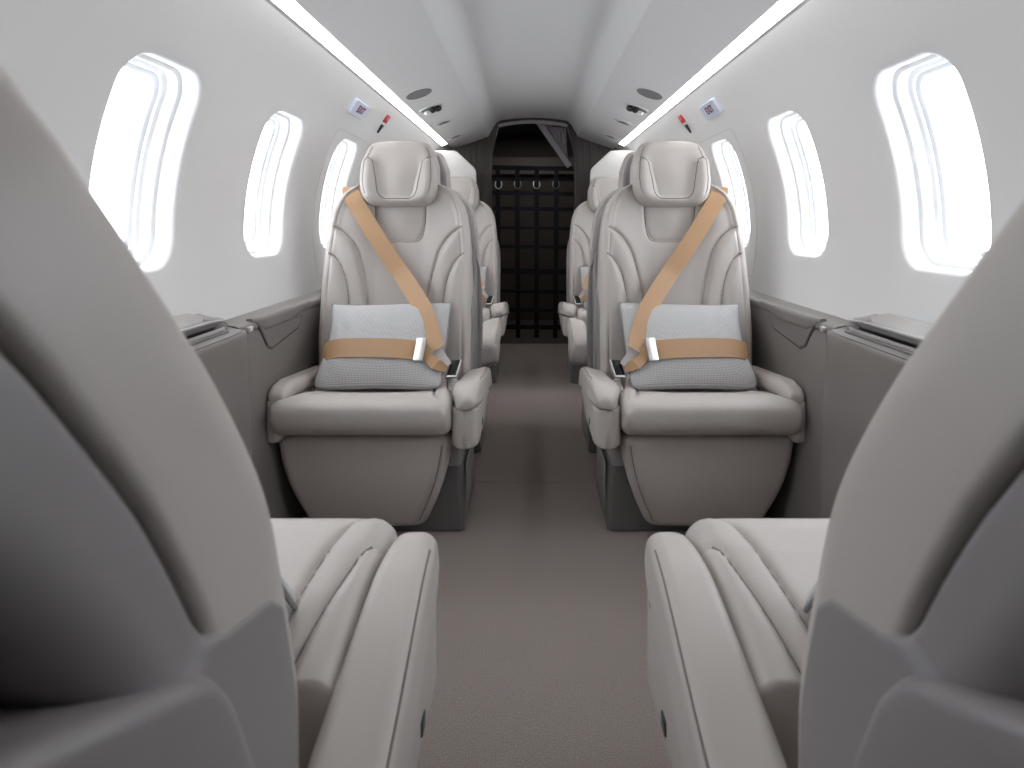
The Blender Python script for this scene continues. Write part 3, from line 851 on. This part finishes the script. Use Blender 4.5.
        if belts:
            NY = np.array((0, -1.0, .35))
            # shoulder strap: over the outboard shoulder, down the backrest, over the pillow to the buckle
            pts = [(-.152, interp(P, .86)+.075, .878), (-.151, interp(P, .86)+.035, .889), (-.149, interp(P, .86)+.006, .884)]
            for x, z in smooth_curve([(-.142, .858), (-.112, .812), (-.078, .758), (-.031, .692), (.012, .634)], 14):
                o, n = fr(z); q = o+n*(min(0.012, float(back_face(np.array([x]), z)[0]))-.009)
                pts.append((x, q[1], q[2]))
            pts += [tuple(pillow_world(a, b, 1, .007)) for a, b in ((.53, .84), (.66, .50), (.79, .14))] + [(.153, .137, .444)]
            pts = np.array(pts, float)
            for it in range(4):
                L = np.concatenate([[0], np.cumsum(np.linalg.norm(np.diff(pts, axis=0), axis=1))])
                t = np.linspace(0, L[-1], 90)
                pts = np.stack([np.interp(t, L, pts[:, k]) for k in range(3)], 1)
                for r_ in range(3): pts[1:-1] = (pts[:-2]+2*pts[1:-1]+pts[2:])/4
            nn = []
            for k in range(len(pts)):
                t = pts[min(k+1, len(pts)-1)]-pts[max(k-1, 0)]; t /= np.linalg.norm(t)
                nn.append(np.cross(t, np.array((1.0, 0, .0))) if k < 22 else NY)
            for r_ in range(12): nn = [nn[0]]+[(nn[k-1]+nn[k]*2+nn[k+1])/4 for k in range(1, len(nn)-1)]+[nn[-1]]
            if nn[15] @ NY < 0: nn[:22] = [-q for q in nn[:22]]
            wd = np.interp(np.linspace(0, 1, len(pts)), [0, .86, .95, 1], [.049, .049, .040, .026])
            sh = put('shoulder_belt', ribbon(pts, nn, wd), BELT)
            # stitched end and metal tongue
            e1 = np.array(pts[-1])
            v, f = ribbon([e1+np.array((-.005, -.003, .010)), e1+np.array((0, -.001, 0)), e1+np.array((.010, .006, -.014)), e1+np.array((.024, .014, -.034))], [NY]*4, [.030, .026, .018, .014], .006)
            put('buckle_tongue', (v, f), CHROME, sh)
            # lap belt around the pillow
            lap = [(-.188, .27, .375), (-.186, .235, .380)]
            aa = np.linspace(-.97, .76, 30)
            pts = lap + [tuple(pillow_world(a, -.33-.05*a, 1, .006)) for a in aa]
            nl = [np.array((-.6, -.7, .3))]*2 + [np.array((.35*a**3, -1, .55)) for a in aa]
            ext = [(.146, .121, .417), (.158, .133, .410), (.170, .150, .400)]
            pts += ext; nl += [np.array((.3, -1, .45))]*3
            pts = np.array(pts); 
            lb = put('lap_belt', ribbon(pts, nl, [.050]*(len(pts)-6)+[.046, .041, .036, .030, .025, .020]), BELT)
            a0 = pillow_world(.655, -.345, 1, .011)
            v, f = box(-.0125, .0125, -.005, .005, -.031, .031, .002)
            t = math.radians(-36)
            v = [np.array((q[0]+.06*q[2], q[1]*math.cos(t)-q[2]*math.sin(t), q[1]*math.sin(t)+q[2]*math.cos(t)))+a0 for q in v]
            put('adjuster_plate', (v, f), CHROME, lb)
            # buckle
            v, f = box(-.017, .017, -.011, .011, -.030, .026, .004)
            t = math.radians(-28)
            rot = lambda q: np.array((q[0]*.9+.25*q[2], q[1]*math.cos(t)-q[2]*math.sin(t), q[1]*math.sin(t)+q[2]*math.cos(t)))*.82+np.array((.186, .172, .394))
            bk = put('buckle', ([rot(q) for q in v], f), BLACK)
            v, f = box(.0165, .0205, -.0115, .0115, -.028, .026, .001)
            v2, f2 = box(-.015, .0205, -.0125, -.010, -.031, -.024, .001)
            V, F = join((v, f), (v2, f2))
            put('buckle_trim', ([rot(q) for q in V], F), CHROME, bk)

def make_pillow(m):
    N = 60; V = []; UV = []; F = []
    for side in (1, -1):
        b0 = len(V)
        for j in range(N+1):
            for i in range(N+1):
                u, w = -1+2*i/N, -1+2*j/N
                a, b = math.sin(u*PI/2), math.sin(w*PI/2)
                p = pillow_pt(a, b, side)
                p[1] += .0035*math.sin(9*a-7*b+2)*math.exp(-((abs(a)-.9)/.3)**2)*side*(1-b*b)*(1-a*a*.6)
                p[1] += .0016*math.sin(17*a+6*b)*math.exp(-((abs(a)-.8)/.25)**2)*side*(1-b*b)
                V.append(p); UV.append((a*.17, b*.128))
        for j in range(N):
            for i in range(N):
                q = (b0+j*(N+1)+i, b0+j*(N+1)+i+1, b0+(j+1)*(N+1)+i+1, b0+(j+1)*(N+1)+i)
                F.append(q if side > 0 else q[::-1])
    t = math.radians(-40)
    W = []
    for p in V:
        y, z = p[1]*math.cos(t)-p[2]*math.sin(t), p[1]*math.sin(t)+p[2]*math.cos(t)
        W.append(np.array((p[0]*m, y, z)))
    me = make_mesh('pillow', W, F, CLOTH, sharp=0, merge=.0002) if False else make_mesh('pillow', W, F, CLOTH, sharp=0, uv=[(u*6, w*6) for u, w in UV])
    E = []
    for k in np.linspace(0, 1, 30)[:-1]: E.append(math.sin((-1+2*k)*PI/2)+0j-1j)
    for k in np.linspace(0, 1, 30)[:-1]: E.append(1+1j*math.sin((-1+2*k)*PI/2))
    for k in np.linspace(0, 1, 30)[:-1]: E.append(-math.sin((-1+2*k)*PI/2)+1j)
    for k in np.linspace(0, 1, 30): E.append(-1-1j*math.sin((-1+2*k)*PI/2))
    pts = []
    for e in E:
        p = pillow_pt(e.real, e.imag, 1)
        y, z = p[1]*math.cos(t)-p[2]*math.sin(t), p[1]*math.sin(t)+p[2]*math.cos(t)
        pts.append(np.array((p[0]*m, y, z)))
    v, f = tube(pts, .0032, 6, False)
    return me, make_mesh('edge_piping', v, f, PILLOWEDGE)

def copy_tree(o, parent=None):
    c = o.copy(); C.objects.link(c)
    if parent: c.parent = parent
    for ch in list(o.children): copy_tree(ch, c)
    return c

SX = .402; SXR = .403; SXN = .400
D_MID, D_NEAR, D_THIRD, D_FOURTH = 1.43, .72, 2.46, 2.83
PM = {m: make_pillow(m) for m in (1, -1)}
def pillow(m, x, d, flip, label):
    p = link('pillow', PM[m][0]); link('edge_piping', PM[m][1], p); tag(p, label, 'pillow', 'grey woven pillows')
    if flip: p.location = (x+(.002 if x < 0 else .012), d-PS+.010, PZ+.030); p.rotation_euler = (0, 0, PI)
    else: p.location = (x, d+PS, PZ)
    return p
for m, x, side in ((1, -SX, 'left'), (-1, SX, 'right')):
    s = Seat('cabin_seat', m, UPR, True, 'grey leather seat facing us with tan belt across a pillow, %s of the aisle' % side)
    s.root.location = (x, D_MID, 0)
    pillow(m, x, D_MID, False, 'large woven pillow under the tan lap belt, facing seat %s of the aisle' % side)
    r = copy_tree(s.root); r.location = (x*SXR/SX, D_FOURTH, 0)
    r['label'] = 'rearmost leather seat %s of the aisle, half hidden before the dark bulkhead' % side
    pillow(m, x*SXR/SX, D_FOURTH, False, 'small sliver of grey pillow on the rearmost seat %s of the aisle' % side)
for m, x, side in ((-1, -SX, 'left'), (1, SX, 'right')):      # turned half round: aisle side swaps
    s = Seat('cabin_seat', m, RECL, False, 'large grey leather seat seen from behind in the lower %s corner, closest to us' % side, cw=.228, rr=.055, ch=.016, cf=.012, axc=.2540, aw=.028, ah=.014, wo=.027, wsc=1.0, ob=.013, dx=0)
    s.root.location = (x*SXN/SX, D_NEAR, 0); s.root.rotation_euler = (0, 0, PI)
    s = Seat('cabin_seat', m, UPR, False, 'seat turned away behind the facing seat %s of the aisle, little but armrest showing' % side)
    s.root.location = (x*SXR/SX, D_THIRD, 0); s.root.rotation_euler = (0, 0, PI)
    pillow(m, x*SXN/SX, D_NEAR, True, 'pale pillow corner peeping out beside the near %s seat back' % side)

# ------------------------------------------------------------------ daylight, camera
w = bpy.data.worlds.new('World'); sc.world = w; w.use_nodes = True
w.node_tree.nodes['Background'].inputs[0].default_value = (.88, .94, 1.0, 1)
w.node_tree.nodes['Background'].inputs[1].default_value = 8.0

cam = bpy.data.cameras.new('camera'); co = bpy.data.objects.new('camera', cam); C.objects.link(co)
co.location = (-.0125, 0, .78); co.rotation_euler = (PI/2, 0, 0)
cam.sensor_width = 36; cam.lens = 608/1024*36
cam.shift_x = -(531-512)/1024; cam.shift_y = -(384-222)/1024
cam.clip_start = .01; cam.clip_end = 50
cam.dof.use_dof = True; cam.dof.focus_distance = 1.75; cam.dof.aperture_fstop = 7.0
sc.camera = co
sc.view_settings.view_transform = 'Standard'; sc.view_settings.look = 'None'
sc.view_settings.gamma = 1; sc.view_settings.use_curve_mapping = False
sc.view_settings.exposure = 0.36
sc.cycles.max_bounces = 14; sc.cycles.diffuse_bounces = 8; sc.cycles.glossy_bounces = 4
sc.cycles.transparent_max_bounces = 8; sc.cycles.caustics_reflective = False; sc.cycles.caustics_refractive = False
